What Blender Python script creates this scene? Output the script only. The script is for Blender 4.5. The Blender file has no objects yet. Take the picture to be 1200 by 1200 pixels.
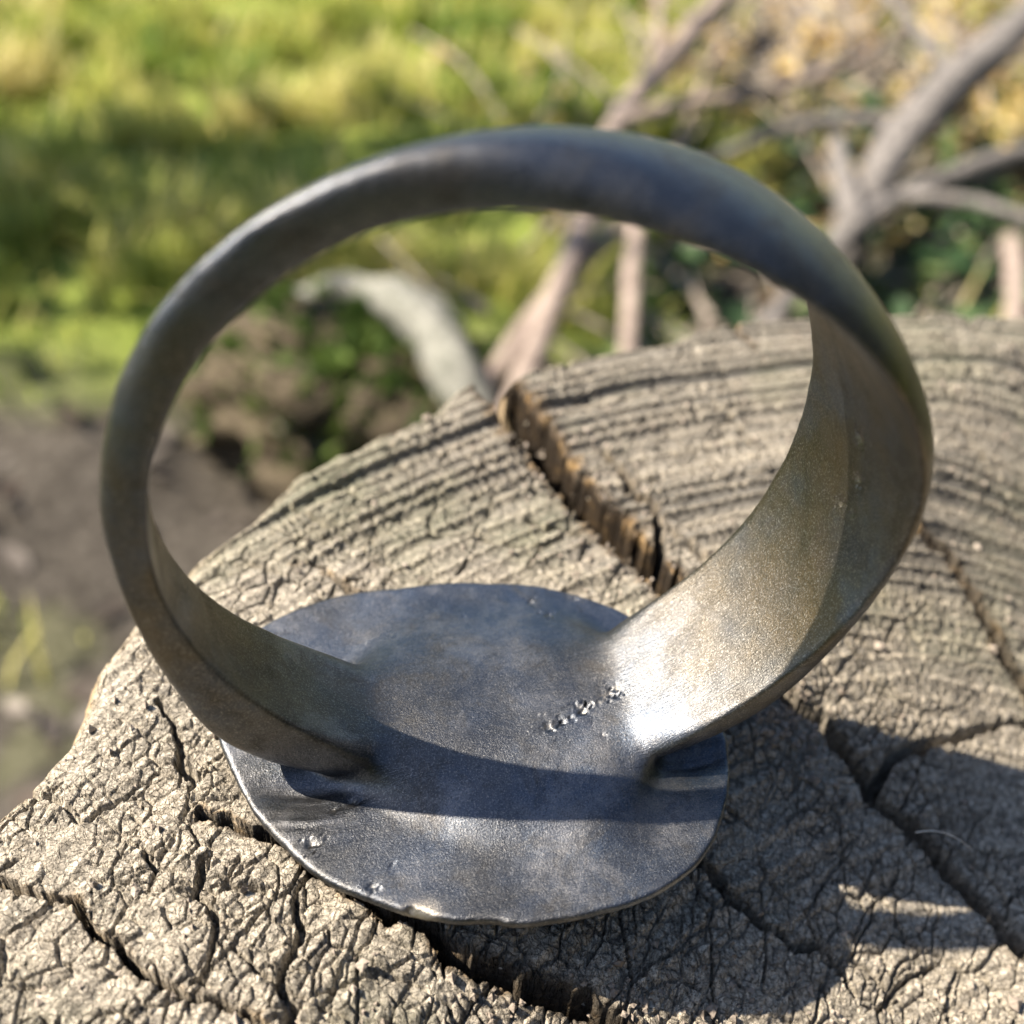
import bpy, math, random
import numpy as np
from mathutils import Vector, Matrix

# 1 Blender unit = 1 cm.  z = 0 is the cut face of the stump, the lawn lies 30 cm below it.
scene = bpy.context.scene
C = scene.collection
rnd = random.Random(7)
rng = np.random.default_rng(11)

# ------------------------------------------------------------------ camera
cam_d = bpy.data.cameras.new('camera')
cam = bpy.data.objects.new('camera', cam_d)
C.objects.link(cam)
CP = np.array([-0.65, -2.1326, 3.188])
el, ya, ro = [math.radians(a) for a in (43.2586, 16.4266, 4.9765)]
fw = np.array([math.sin(ya)*math.cos(el), math.cos(ya)*math.cos(el), -math.sin(el)])
rt = np.cross(fw, [0, 0, 1]); rt /= np.linalg.norm(rt)
up = np.cross(rt, fw)
r2 = rt*math.cos(ro) + up*math.sin(ro)
u2 = -rt*math.sin(ro) + up*math.cos(ro)
cam.matrix_world = Matrix(((r2[0], u2[0], -fw[0], CP[0]), (r2[1], u2[1], -fw[1], CP[1]),
                           (r2[2], u2[2], -fw[2], CP[2]), (0, 0, 0, 1)))
cam_d.sensor_width = 36
cam_d.lens = 1300/1200*36
cam_d.clip_start = 0.05
cam_d.clip_end = 60000
cam_d.dof.use_dof = True
cam_d.dof.focus_distance = 3.5
cam_d.dof.aperture_fstop = 39/1000/2/0.038
scene.camera = cam

# ------------------------------------------------------------------ light
SUN_AZ = -18.0      # direction the light travels, degrees from +X in the ground plane
SUN_EL = 49.0
world = bpy.data.worlds.new('World')
scene.world = world
world.use_nodes = True
wn = world.node_tree
wn.nodes.clear()
wo = wn.nodes.new('ShaderNodeOutputWorld')
bg = wn.nodes.new('ShaderNodeBackground')
sky = wn.nodes.new('ShaderNodeTexSky')
sky.sky_type = 'NISHITA'
sky.sun_disc = False
sky.sun_elevation = math.radians(SUN_EL)
sd = np.array([-math.cos(math.radians(SUN_AZ)), -math.sin(math.radians(SUN_AZ))])   # towards the sun
sky.sun_rotation = math.atan2(sd[0], sd[1])
bg.inputs[1].default_value = 0.075
wn.links.new(sky.outputs[0], bg.inputs[0])
wn.links.new(bg.outputs[0], wo.inputs[0])
sun_d = bpy.data.lights.new('sun', 'SUN')
sun_d.energy = 5.0
sun_d.angle = math.radians(0.5)
sun_d.color = (1.0, 0.87, 0.70)
sun = bpy.data.objects.new('sun', sun_d)
C.objects.link(sun)
tr = Vector((-sd[0]*math.cos(math.radians(SUN_EL)), -sd[1]*math.cos(math.radians(SUN_EL)), -math.sin(math.radians(SUN_EL))))
sun.rotation_euler = tr.to_track_quat('-Z', 'Y').to_euler()
sun.location = (-30, 10, 30)
scene.view_settings.view_transform = 'Standard'
scene.view_settings.look = 'None'
scene.view_settings.gamma = 1
scene.view_settings.exposure = 1.62
scene.render.engine = 'CYCLES'

# ------------------------------------------------------------------ helpers
def tag(o, label=None, cat=None, group=None, kind=None):
    if label: o['label'] = label
    if cat: o['category'] = cat
    if group: o['group'] = group
    if kind: o['kind'] = kind
    return o

def empty(name, loc=(0, 0, 0)):
    o = bpy.data.objects.new(name, None)
    C.objects.link(o)
    o.location = loc
    o.empty_display_size = 0.5
    return o

def mesh_obj(name, V, F, mat, parent=None, smooth=True, attrs=None):
    """V (n,3), F (m,3 or 4) arrays -> one mesh object; attrs: name -> per vertex float array."""
    me = bpy.data.meshes.new(name)
    V = np.ascontiguousarray(V, dtype=np.float32)
    F = np.ascontiguousarray(F, dtype=np.int32)
    k = F.shape[1]
    me.vertices.add(len(V)); me.vertices.foreach_set('co', V.ravel())
    me.loops.add(F.size); me.loops.foreach_set('vertex_index', F.ravel())
    me.polygons.add(len(F))
    me.polygons.foreach_set('loop_start', np.arange(0, F.size, k, dtype=np.int32))
    me.polygons.foreach_set('use_smooth', np.full(len(F), smooth))
    for n, a in (attrs or {}).items():
        at = me.attributes.new(n, 'FLOAT', 'POINT')
        at.data.foreach_set('value', np.ascontiguousarray(a, dtype=np.float32))
    me.update(calc_edges=True)
    me.validate()
    me.materials.append(mat)
    o = bpy.data.objects.new(name, me)
    C.objects.link(o)
    if parent: o.parent = parent
    return o

def hash2(ix, iy, s):
    h = (ix.astype(np.int64)*374761393 + iy.astype(np.int64)*668265263 + s*982451653) & 0x7fffffff
    h = ((h ^ (h >> 13))*1274126177) & 0x7fffffff
    return ((h ^ (h >> 16)) & 0xffff)/65535.0

def noise2(x, y, s=0):
    ix = np.floor(x); iy = np.floor(y)
    fx = x-ix; fy = y-iy
    fx = fx*fx*fx*(fx*(fx*6-15)+10); fy = fy*fy*fy*(fy*(fy*6-15)+10)
    a = hash2(ix, iy, s); b = hash2(ix+1, iy, s); c = hash2(ix, iy+1, s); d = hash2(ix+1, iy+1, s)
    return (a+(b-a)*fx)*(1-fy)+(c+(d-c)*fx)*fy*1.0 - 0.5

def fbm2(x, y, s=0, o=4):
    r = 0; a = 1.0
    for i in range(o):
        r = r+a*noise2(x*2**i+i*17.3, y*2**i-i*9.1, s+i); a *= .5
    return r

def hash3(ix, iy, iz, s):
    return hash2(ix+iz.astype(np.int64)*57, iy+iz.astype(np.int64)*131, s)

def noise3(x, y, z, s=0):
    ix = np.floor(x); iy = np.floor(y); iz = np.floor(z)
    f = [q-i for q, i in ((x, ix), (y, iy), (z, iz))]
    f = [q*q*(3-2*q) for q in f]
    r = 0
    for a in (0, 1):
        for b in (0, 1):
            for c in (0, 1):
                w = (f[0] if a else 1-f[0])*(f[1] if b else 1-f[1])*(f[2] if c else 1-f[2])
                r = r+w*hash3(ix+a, iy+b, iz+c, s)
    return r-0.5

def voro(x, y, s=0, jit=0.9):
    """distance to the nearest cell border and a random value per cell"""
    ix = np.floor(x); iy = np.floor(y)
    best = np.full(x.shape, 9.0); bx = np.zeros_like(x); by = np.zeros_like(x); bid = np.zeros_like(x)
    pts = []
    for i in (-1, 0, 1):
        for j in (-1, 0, 1):
            cx = ix+i; cy = iy+j
            px = cx+.5+jit*(hash2(cx, cy, s)-.5)-x
            py = cy+.5+jit*(hash2(cx, cy, s+5)-.5)-y
            d = px*px+py*py
            m = d < best
            best = np.where(m, d, best); bx = np.where(m, px, bx); by = np.where(m, py, by)
            bid = np.where(m, hash2(cx, cy, s+9), bid)
            pts.append((px, py))
    e = np.full(x.shape, 9.0)
    for px, py in pts:
        dx = px-bx; dy = py-by
        l = np.sqrt(dx*dx+dy*dy)
        v = ((px+bx)*dx+(py+by)*dy)/(2*np.maximum(l, 1e-6))
        e = np.where(l > 1e-5, np.minimum(e, v), e)
    return e, bid

def sstep(a, b, x):
    t = np.clip((x-a)/(b-a), 0, 1)
    return t*t*(3-2*t)

# ------------------------------------------------------------------ materials
class NT:
    def __init__(s, name):
        s.m = bpy.data.materials.new(name); s.m.use_nodes = True
        s.t = s.m.node_tree; s.b = s.t.nodes['Principled BSDF']
        s.geo = s.t.nodes.new('ShaderNodeTexCoord')
    def n(s, typ, **kw):
        o = s.t.nodes.new(typ)
        for k, v in kw.items(): setattr(o, k, v)
        return o
    def link(s, a, b): s.t.links.new(a, b)
    def noise(s, scale, detail=4, rough=.55, vec=None, dist=0.0):
        o = s.n('ShaderNodeTexNoise')
        o.inputs['Scale'].default_value = scale; o.inputs['Detail'].default_value = detail
        o.inputs['Roughness'].default_value = rough; o.inputs['Distortion'].default_value = dist
        s.link(vec or s.geo.outputs['Object'], o.inputs['Vector'])
        return o.outputs['Fac']
    def vec(s, scale=(1, 1, 1), rot=(0, 0, 0)):
        o = s.n('ShaderNodeMapping'); o.inputs['Scale'].default_value = scale; o.inputs['Rotation'].default_value = rot
        s.link(s.geo.outputs['Object'], o.inputs['Vector']); return o.outputs[0]
    def attr(s, name):
        o = s.n('ShaderNodeAttribute'); o.attribute_name = name; return o.outputs['Fac']
    def ramp(s, fac, stops):
        o = s.n('ShaderNodeValToRGB'); e = o.color_ramp.elements
        while len(e) < len(stops): e.new(0.5)
        for i, (p, c) in enumerate(stops):
            e[i].position = p; e[i].color = (c[0], c[1], c[2], 1)
        s.link(fac, o.inputs[0]); return o.outputs[0]
    def mix(s, fac, a, b, mode='MIX'):
        o = s.n('ShaderNodeMix', data_type='RGBA', blend_type=mode)
        for i, v in ((0, fac), (6, a), (7, b)):
            if hasattr(v, 'links') or hasattr(v, 'is_linked'): s.link(v, o.inputs[i])
            else: o.inputs[i].default_value = v if i == 0 else (v[0], v[1], v[2], 1)
        return o.outputs[2]
    def math(s, op, a, b=0.0):
        o = s.n('ShaderNodeMath', operation=op)
        for i, v in ((0, a), (1, b)):
            if hasattr(v, 'is_linked'): s.link(v, o.inputs[i])
            else: o.inputs[i].default_value = v
        return o.outputs[0]
    def bump(s, h, strength, dist, normal=None):
        o = s.n('ShaderNodeBump'); o.inputs['Strength'].default_value = strength
        o.inputs['Distance'].default_value = dist
        s.link(h, o.inputs['Height'])
        if normal is not None: s.link(normal, o.inputs['Normal'])
        return o.outputs[0]
    def out(s, color=None, rough=None, metal=None, normal=None, spec=None):
        for n, v in (('Base Color', color), ('Roughness', rough), ('Metallic', metal), ('Normal', normal), ('Specular IOR Level', spec)):
            if v is None: continue
            if hasattr(v, 'is_linked'): s.link(v, s.b.inputs[n])
            elif n == 'Base Color': s.b.inputs[n].default_value = (v[0], v[1], v[2], 1)
            else: s.b.inputs[n].default_value = v
        return s.m

def wood_material():
    w = NT('weathered_end_grain')
    big = w.noise(1.3, 5, .65)
    mid = w.noise(9, 6, .7)
    fine = w.noise(42, 5, .75)
    micro = w.noise(150, 3, .7)
    c = w.ramp(big, [(.3, (.31, .285, .24)), (.5, (.44, .395, .32)), (.72, (.37, .355, .315))])
    c = w.mix(w.ramp(mid, [(.40, (1, 1, 1)), (.62, (0, 0, 0))]), c, w.mix(.7, c, (.13, .12, .105)))
    c = w.mix(w.ramp(fine, [(.44, (0, 0, 0)), (.64, (1, 1, 1))]), c, w.mix(.85, c, (.80, .73, .61)))
    c = w.mix(w.ramp(micro, [(.34, (.85, .85, .85)), (.50, (0, 0, 0))]), c, (.10, .085, .065))
    late = w.attr('late')
    c = w.mix(w.math('MULTIPLY', late, .72), c, (.13, .128, .12))
    gr = w.ramp(w.noise(.75, 4, .6), [(.55, (0, 0, 0)), (.72, (1, 1, 1))])
    c = w.mix(w.math('MULTIPLY', gr, .30), c, (.20, .24, .12))           # thin algae
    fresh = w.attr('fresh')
    fc = w.ramp(w.noise(9, 5, .7), [(.42, (.020, .014, .010)), (.54, (.12, .075, .036)), (.64, (.46, .29, .11))])  # orange fresh wood; the darkest tones paint in shade inside the split
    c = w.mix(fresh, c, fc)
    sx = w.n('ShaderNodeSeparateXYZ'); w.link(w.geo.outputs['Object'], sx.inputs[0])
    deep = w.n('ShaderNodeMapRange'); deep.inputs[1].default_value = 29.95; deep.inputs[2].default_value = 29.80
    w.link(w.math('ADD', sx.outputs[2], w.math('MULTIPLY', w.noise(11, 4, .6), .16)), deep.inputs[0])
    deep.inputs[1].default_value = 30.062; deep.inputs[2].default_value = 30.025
    c = w.mix(w.math('MULTIPLY', deep.outputs[0], fresh), c, (.022, .016, .011))    # near-black by depth, painting the shade down in the splits
    rim = w.attr('rim')
    c = w.mix(w.math('MULTIPLY', rim, .8), c, (.52, .38, .21))
    specks = w.ramp(w.noise(33, 2, .5), [(.72, (0, 0, 0)), (.76, (1, 1, 1))])
    c = w.mix(w.math('MULTIPLY', specks, .7), c, (.82, .78, .68))
    wn_ = w.n('ShaderNodeTexNoise'); wn_.inputs['Scale'].default_value = 14; wn_.inputs['Detail'].default_value = 3
    w.link(w.geo.outputs['Object'], wn_.inputs['Vector'])
    vm = w.n('ShaderNodeVectorMath', operation='MULTIPLY_ADD')
    w.link(wn_.outputs['Color'], vm.inputs[0]); vm.inputs[1].default_value = (.035, .035, 0); w.link(w.geo.outputs['Object'], vm.inputs[2])
    hs = []
    for sc, wd in ((20, .055), (44, .09)):
        vo = w.n('ShaderNodeTexVoronoi', feature='DISTANCE_TO_EDGE', voronoi_dimensions='2D'); vo.inputs['Scale'].default_value = sc
        w.link(vm.outputs[0], vo.inputs['Vector'])
        hs.append(w.ramp(vo.outputs['Distance'], [(0, (0, 0, 0)), (wd, (1, 1, 1))]))
    patch = w.ramp(w.noise(2.6, 3, .6), [(.42, (0, 0, 0)), (.58, (1, 1, 1))])
    n0 = w.bump(w.mix(w.math('MULTIPLY', patch, .6), hs[0], (1, 1, 1)), 1.0, .020)
    n1 = w.bump(hs[1], 1.0, .012, n0)
    n2 = w.bump(fine, .7, .016, n1)
    n3 = w.bump(micro, .9, .008, n2)
    return w.out(c, .9, 0, n3, .2)

def bark_material():
    w = NT('weathered_log_side')
    v = w.vec((6, 6, .5))
    f = w.noise(1.6, 6, .65, v)
    c = w.ramp(f, [(.3, (.10, .075, .05)), (.5, (.30, .23, .15)), (.7, (.46, .35, .21))])
    return w.out(c, .9, 0, w.bump(f, .8, .12), .2)

def metal_material():
    w = NT('worn_bronze')
    pat = w.noise(1.9, 5, .62)
    blotch = w.noise(5.5, 6, .7, None, .6)
    grain = w.noise(170, 2, .7)
    mid = w.noise(24, 4, .65)
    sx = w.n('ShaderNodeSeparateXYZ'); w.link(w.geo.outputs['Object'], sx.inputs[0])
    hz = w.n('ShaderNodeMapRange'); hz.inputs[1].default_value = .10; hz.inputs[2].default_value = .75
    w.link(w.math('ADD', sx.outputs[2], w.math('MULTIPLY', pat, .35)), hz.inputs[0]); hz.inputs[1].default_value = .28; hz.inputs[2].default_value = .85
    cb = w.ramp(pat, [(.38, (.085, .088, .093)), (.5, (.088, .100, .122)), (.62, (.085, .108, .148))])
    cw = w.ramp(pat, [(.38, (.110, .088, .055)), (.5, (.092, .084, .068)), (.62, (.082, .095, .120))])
    c = w.mix(hz.outputs[0], cb, cw)  # bluer bezel, browner band: mirrored sky and wood painted into the metal colour
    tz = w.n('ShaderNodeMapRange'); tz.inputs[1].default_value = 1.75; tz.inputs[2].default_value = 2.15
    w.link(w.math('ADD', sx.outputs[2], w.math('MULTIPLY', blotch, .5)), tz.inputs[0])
    c = w.mix(w.math('MULTIPLY', tz.outputs[0], .75), c, (.095, .110, .138))  # sky sheen painted as a blue tint on top of the band
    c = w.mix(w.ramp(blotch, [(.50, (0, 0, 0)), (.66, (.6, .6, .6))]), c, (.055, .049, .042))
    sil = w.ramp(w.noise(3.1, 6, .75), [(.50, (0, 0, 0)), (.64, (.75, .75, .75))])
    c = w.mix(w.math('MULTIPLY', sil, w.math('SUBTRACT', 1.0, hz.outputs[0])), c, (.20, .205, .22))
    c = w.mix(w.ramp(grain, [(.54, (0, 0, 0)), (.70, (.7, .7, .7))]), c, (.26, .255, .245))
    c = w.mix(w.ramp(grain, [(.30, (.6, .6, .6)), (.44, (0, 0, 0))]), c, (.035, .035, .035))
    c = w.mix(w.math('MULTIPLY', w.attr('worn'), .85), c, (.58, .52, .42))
    scr = w.noise(9, 4, .7, w.vec((1.2, 26, 1.2), (0, 0, .25)))
    r = w.ramp(blotch, [(.34, (.33, .33, .33)), (.5, (.41, .41, .41)), (.70, (.52, .52, .52))])
    n1 = w.bump(grain, .42, .0035)
    n2 = w.bump(mid, .12, .006, n1)
    n3 = w.bump(scr, .30, .0060, n2)
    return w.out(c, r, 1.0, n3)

WOOD = wood_material()
BARK = bark_material()
METAL = metal_material()

# ------------------------------------------------------------------ the stump
PITH = (1.9, -3.1)
edge_xy = [(-1.61, .15), (-1.47, .31), (-1.39, .48), (-1.37, .63), (-1.23, .83), (-1.03, 1.06), (-.87, 1.26), (-.69, 1.41), (-.54, 1.55),
           (-.22, 1.71), (.08, 1.88), (.30, 2.01), (.52, 2.05), (.61, 2.14), (.92, 2.23), (1.29, 2.27), (1.81, 2.40), (2.13, 2.36),
           (2.72, 2.32), (3.46, 2.25)]
ea = np.array([math.atan2(x-PITH[0], y-PITH[1]) for x, y in edge_xy])    # clockwise from +Y
er = np.array([math.hypot(x-PITH[0], y-PITH[1]) for x, y in edge_xy])
_pa = np.array([-math.pi, -2.6, -2.1, -1.7, -1.35, -1.1]); _pr = np.array([4.5, 4.4, 4.45, 4.6, 4.65, 4.7])
_qa = np.array([.6, .9, 1.3, 1.8, 2.4, math.pi]); _qr = np.array([5.2, 5.0, 4.8, 4.6, 4.5, 4.5])
EA = np.concatenate([_pa, ea, _qa]); ER = np.concatenate([_pr, er, _qr])
# angles: dense where the photograph looks
A = np.concatenate([np.linspace(-math.pi, -1.35, 60, endpoint=False), np.linspace(-1.35, -.98, 60, endpoint=False),
                    np.linspace(-.98, .34, 1220, endpoint=False), np.linspace(.34, math.pi, 70)])
NR1, NR2 = 40, 800
Rn = np.concatenate([np.linspace(0.02, .37, NR1, endpoint=False), np.linspace(.37, 1.0, NR2)])
AA, RR = np.meshgrid(A, Rn)                      # rows: radius, cols: angle
Redge = np.interp(A, EA, ER)+.03*fbm2(A*14, A*0, 3, 4)
rho = RR*Redge[None, :]
X = PITH[0]+rho*np.sin(AA); Y = PITH[1]+rho*np.cos(AA)

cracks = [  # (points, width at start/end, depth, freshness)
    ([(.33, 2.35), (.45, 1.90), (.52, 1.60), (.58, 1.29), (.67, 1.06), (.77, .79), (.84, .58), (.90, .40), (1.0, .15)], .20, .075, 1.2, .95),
    ([(.80, 1.45), (.86, 1.30), (.87, 1.15), (.92, 1.08), (.89, .92), (.86, .80)], .03, .04, .3, .3),
    ([(.95, .92), (1.01, .80), (1.04, .66), (1.08, .58)], .025, .045, .3, .2),
    ([(2.07, 1.15), (2.09, .88), (2.24, .76), (2.30, .62), (2.35, .46), (2.38, .31), (2.43, .21), (2.53, .04), (2.6, -.3)], .042, .07, .35, .6),
    ([(1.07, .32), (1.17, .16), (1.22, .09), (1.32, .06), (1.39, -.04), (1.42, -.09), (1.48, -.21), (1.64, -.34), (1.76, -.53), (1.86, -.78), (1.93, -1.02), (1.97, -1.4)], .07, .065, .36, .15),
    ([(1.44, -.20), (1.48, -.18), (1.63, -.06), (1.82, 0), (1.97, .03), (2.37, .09), (2.68, .13)], .05, .022, .24, 0),
    ([(-1.75, -.10), (-1.58, -.20), (-1.46, -.28), (-1.37, -.31), (-1.31, -.42), (-1.22, -.49), (-1.18, -.57), (-1.07, -.65), (-.97, -.70), (-.88, -.76), (-.7, -.95)], .020, .018, .24, .35),
    ([(-1.0, -.09), (-.93, -.14), (-.84, -.2), (-.75, -.23), (-.66, -.34), (-.58, -.40), (-.47, -.55), (-.42, -.54), (-.31, -.64), (-.21, -.68), (-.13, -.72), (.05, -.78), (.16, -.84), (.30, -.95), (.45, -1.2)], .026, .07, .28, .6),
    ([(.46, -.27), (.53, -.34), (.65, -.42), (.75, -.54), (.82, -.60), (.93, -.68), (1.04, -.67), (1.11, -.74), (1.14, -.82)], .05, .016, .24, 0),
    ([(1.22, -.88), (1.35, -.81), (1.51, -.78)], .018, .010, .1, 0),
    ([(1.78, 2.45), (1.76, 2.2), (1.80, 2.08)], .035, .014, .2, .6),
    ([(2.30, 2.40), (2.28, 2.24)], .035, .02, .1, .2),
    ([(1.42, 1.85), (1.46, 1.66), (1.50, 1.50), (1.50, 1.38)], .014, .020, .12, 0),
    ([(1.55, 1.95), (1.60, 1.82)], .012, .012, .1, 0), ([(2.5, 1.95), (2.56, 1.8)], .014, .01, .1, 0), ([(2.42, 1.75), (2.46, 1.6)], .014, .01, .1, 0),
    ([(2.62, 1.42), (2.64, 1.30), (2.73, 1.15), (2.72, 1.02), (2.80, .86), (2.80, .7)], .018, .014, .12, 0),
    ([(3.1, 2.3), (3.05, 2.1), (3.1, 1.9)], .03, .012, .12, 0),
    ([(1.72, 1.65), (1.74, 1.52)], .014, .01, .06, 0),
    ([(-.60, .98), (-.50, .90), (-.44, .80), (-.38, .76), (-.32, .70)], .014, .022, .12, .4),
    ([(-1.12, .35), (-1.05, .22), (-1.06, .12), (-1.0, .05)], .016, .024, .12, 0),
    ([(-.62, 1.33), (-.52, 1.22), (-.42, 1.13)], .016, .012, .08, 0),
    ([(-1.16, -.20), (-1.12, -.28), (-1.15, -.34)], .014, .010, .09, 0),
    ([(-.97, -.25), (-1.0, -.38), (-.95, -.46), (-.98, -.55), (-1.03, -.62)], .016, .016, .11, 0),
    ([(-.66, -.34), (-.74, -.42), (-.72, -.50), (-.76, -.60), (-.80, -.68), (-.76, -.76), (-.80, -.85)], .014, .024, .12, 0),
    ([(.35, 1.05), (.42, .98), (.47, .99), (.55, .92)], .012, .014, .1, 0),
    ([(1.30, .45), (1.36, .36), (1.42, .22)], .014, .012, .1, 0),
]
wx = .05*fbm2(X*5, Y*5, 21, 3); wy = .05*fbm2(X*5, Y*5, 31, 3)
jx = X+wx*.55; jy = Y+wy*.55

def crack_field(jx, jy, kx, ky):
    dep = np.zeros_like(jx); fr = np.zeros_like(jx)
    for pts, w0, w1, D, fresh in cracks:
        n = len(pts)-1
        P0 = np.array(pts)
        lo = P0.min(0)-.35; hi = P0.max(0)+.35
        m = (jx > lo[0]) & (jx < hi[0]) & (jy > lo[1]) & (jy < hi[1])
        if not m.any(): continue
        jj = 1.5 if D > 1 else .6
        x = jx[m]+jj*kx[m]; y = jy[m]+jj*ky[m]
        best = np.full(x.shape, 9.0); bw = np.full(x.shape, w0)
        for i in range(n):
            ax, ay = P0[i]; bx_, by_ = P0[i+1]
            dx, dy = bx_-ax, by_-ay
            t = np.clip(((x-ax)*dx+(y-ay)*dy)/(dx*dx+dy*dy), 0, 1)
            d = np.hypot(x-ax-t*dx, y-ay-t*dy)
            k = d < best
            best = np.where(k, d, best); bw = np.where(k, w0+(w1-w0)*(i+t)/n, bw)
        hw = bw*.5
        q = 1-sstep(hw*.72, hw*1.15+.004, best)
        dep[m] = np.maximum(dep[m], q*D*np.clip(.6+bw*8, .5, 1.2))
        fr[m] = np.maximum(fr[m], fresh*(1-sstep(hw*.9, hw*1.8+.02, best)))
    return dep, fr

kx = .03*fbm2(X*22, Y*22, 41, 3); ky = .03*fbm2(X*22, Y*22, 51, 3)
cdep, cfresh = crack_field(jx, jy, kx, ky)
# growth rings
arc = AA*4.6
rw = rho+.055*fbm2(arc*.8, rho*.5, 61, 2)+.007*noise2(arc*7, rho*7, 65)
near = sstep(-.1, 1.0, .55*X-.83*Y+.25)
backness = sstep(.35, 1.5, Y+.25*X)             # the far side keeps its ridges, the near side has gone to plates
lam = .082
ph = rw/lam+.9*noise2(rw*3, rw*0, 66)
tri = ph-np.floor(ph)
late = np.exp(-((tri-.5)/.15)**2)
amp = .35+1.1*np.clip(noise2(np.floor(ph)*1.7+.3, arc*.25, 67)+.5, 0, 1)
ph2 = rw/.155+1.6*noise2(rw*2.2, arc*.12, 68)
coarse = np.sin(ph2*2*np.pi)+.45*np.sin(ph2*4.3*np.pi+1)
along = .55+.9*noise2(arc*2.2, np.floor(ph2)*3.1, 69)
ridge = late*amp*(.006+.024*backness)+.0085*coarse*along
hgt = ridge+.05*fbm2(X*.8, Y*.8, 71, 3)+.007*fbm2(X*6, Y*6, 75, 3)+.0030*fbm2(arc*12, rho*30, 77, 2)+.0052*fbm2(X*55, Y*55, 79, 2)
# crazing: plates split by fine checks of several sizes
qx = .030*fbm2(X*5, Y*5, 81, 2)+.006*noise2(X*38, Y*38, 83); qy = .030*fbm2(X*5, Y*5, 85, 2)+.006*noise2(X*38, Y*38, 87)
def plates(a, b, su, sv, w_, seed, warp=1.0):
    """cracks of true width w_ (cm) between cells about su by sv cm"""
    m = min(su, sv)
    e, c = voro((a+qx*warp)/su, (b+qy*warp)/sv, seed)
    e = e*m
    return 1-sstep(w_*.30, w_, e), c, e
ca, sa = math.cos(math.radians(42)), math.sin(math.radians(42))
XR, YR = X*ca+Y*sa, -X*sa+Y*ca                 # first axis lies along the rings on the near left side
wv = 1+.9*fbm2(X*3, Y*3, 88, 2)
f1, id1, d1 = plates(XR, YR, .125, .088, .0048, 91)
f2, id2, d2 = plates(XR, YR, .058, .048, .0046, 95, .8)
f3, id3, d3 = plates(XR, YR, .34, .22, .0080, 113, 1.8)
f4, id4, d4 = plates(arc, rho, .050, .16, .0052, 123, .7)
g1 = sstep(-.30, .10, fbm2(X*2.4, Y*2.4, 101, 3)+.04+.28*near-.34*backness)
g2 = sstep(-.15, .30, fbm2(X*3.3+5, Y*3.3, 105, 3)+.02+.32*near-.2*backness)
g3 = sstep(-.25, .2, fbm2(X*1.8, Y*1.8, 117, 2)+.08-.2*backness)
g4 = backness*sstep(-.05, .35, fbm2(arc*5, rho*2.5, 127, 2))
brk = sstep(-.45, -.05, fbm2(X*8, Y*8, 129, 2))            # cracks die out here and there
hgt += (.0015*sstep(0, .012, d1)+.0035*(id1-.5))*g1*(1-.7*backness)+.002*sstep(0, .010, d2)*g2
hgt -= (.024*f1*g1+.011*f2*g2)*brk*(1-.4*backness)*wv.clip(.4, 1.6)+.038*f3*g3*brk*(1-.4*backness)+.028*f4*g4
hgt -= cdep*(1+.22*fbm2(X*16, Y*16, 131, 3))
hgt += cfresh*sstep(.02, .1, cdep)*.05*fbm2(X*12, Y*12, 133, 4)
# worn edge
ed = (1-RR)*Redge[None, :]
hgt -= .16*np.exp(-(ed/.055)**1.2)*(1+.8*fbm2(AA*20, RR*0, 135, 3))
rimc = np.exp(-(ed/.05)**1.5)*(1-backness)
NA = len(A)
Ztop = hgt
hgt_drop = .40*sstep(.10, 1.05, .55*X-.83*Y)+.28*sstep(.8, 1.5, .55*X-.83*Y)      # the near right side is worn lower
Ztop = Ztop-hgt_drop
# keep the wood just below the ring's bezel
br_ = math.radians(-26)
ex = (X+.08)*math.cos(br_)+Y*math.sin(br_); ey = -(X+.08)*math.sin(br_)+Y*math.cos(br_)
under = 1-sstep(.85, 1.15, np.sqrt((ex/.86)**2+(ey/.68)**2))
Ztop = Ztop-under*np.clip(Ztop+.006, 0, 1)

# side of the log: continues the same columns downwards
ZS = np.concatenate([-np.linspace(.02, 1.0, 24)**1.3*1.2, -np.linspace(1.6, 30.5, 20)])
gcr, _ = crack_field(jx[-1:], jy[-1:], kx[-1:], ky[-1:])
sideR = Redge[None, :]*(1+.0*ZS[:, None])+.06*(1-np.exp(ZS[:, None]/.12))+.05*fbm2(A[None, :]*22+0*ZS[:, None], ZS[:, None]*.35+0*A[None, :], 141, 4)*(1-np.exp(ZS[:, None]/.15))
sideR = sideR-gcr*np.exp(ZS[:, None]/6)*.9
sideR = sideR+.4*sstep(-8, -30, ZS)[:, None]**2*1.5
XS = PITH[0]+sideR*np.sin(A)[None, :]; YS = PITH[1]+sideR*np.cos(A)[None, :]
ZSS = ZS[:, None]+Ztop[-1:, :]*np.exp(ZS[:, None]/.3)

def grid_faces(nr, nc, flip=False):
    i = np.arange(nr-1)[:, None]*nc+np.arange(nc-1)[None, :]
    f = np.stack([i, i+nc, i+nc+1, i+1], -1).reshape(-1, 4)
    return f[:, ::-1] if flip else f

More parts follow.
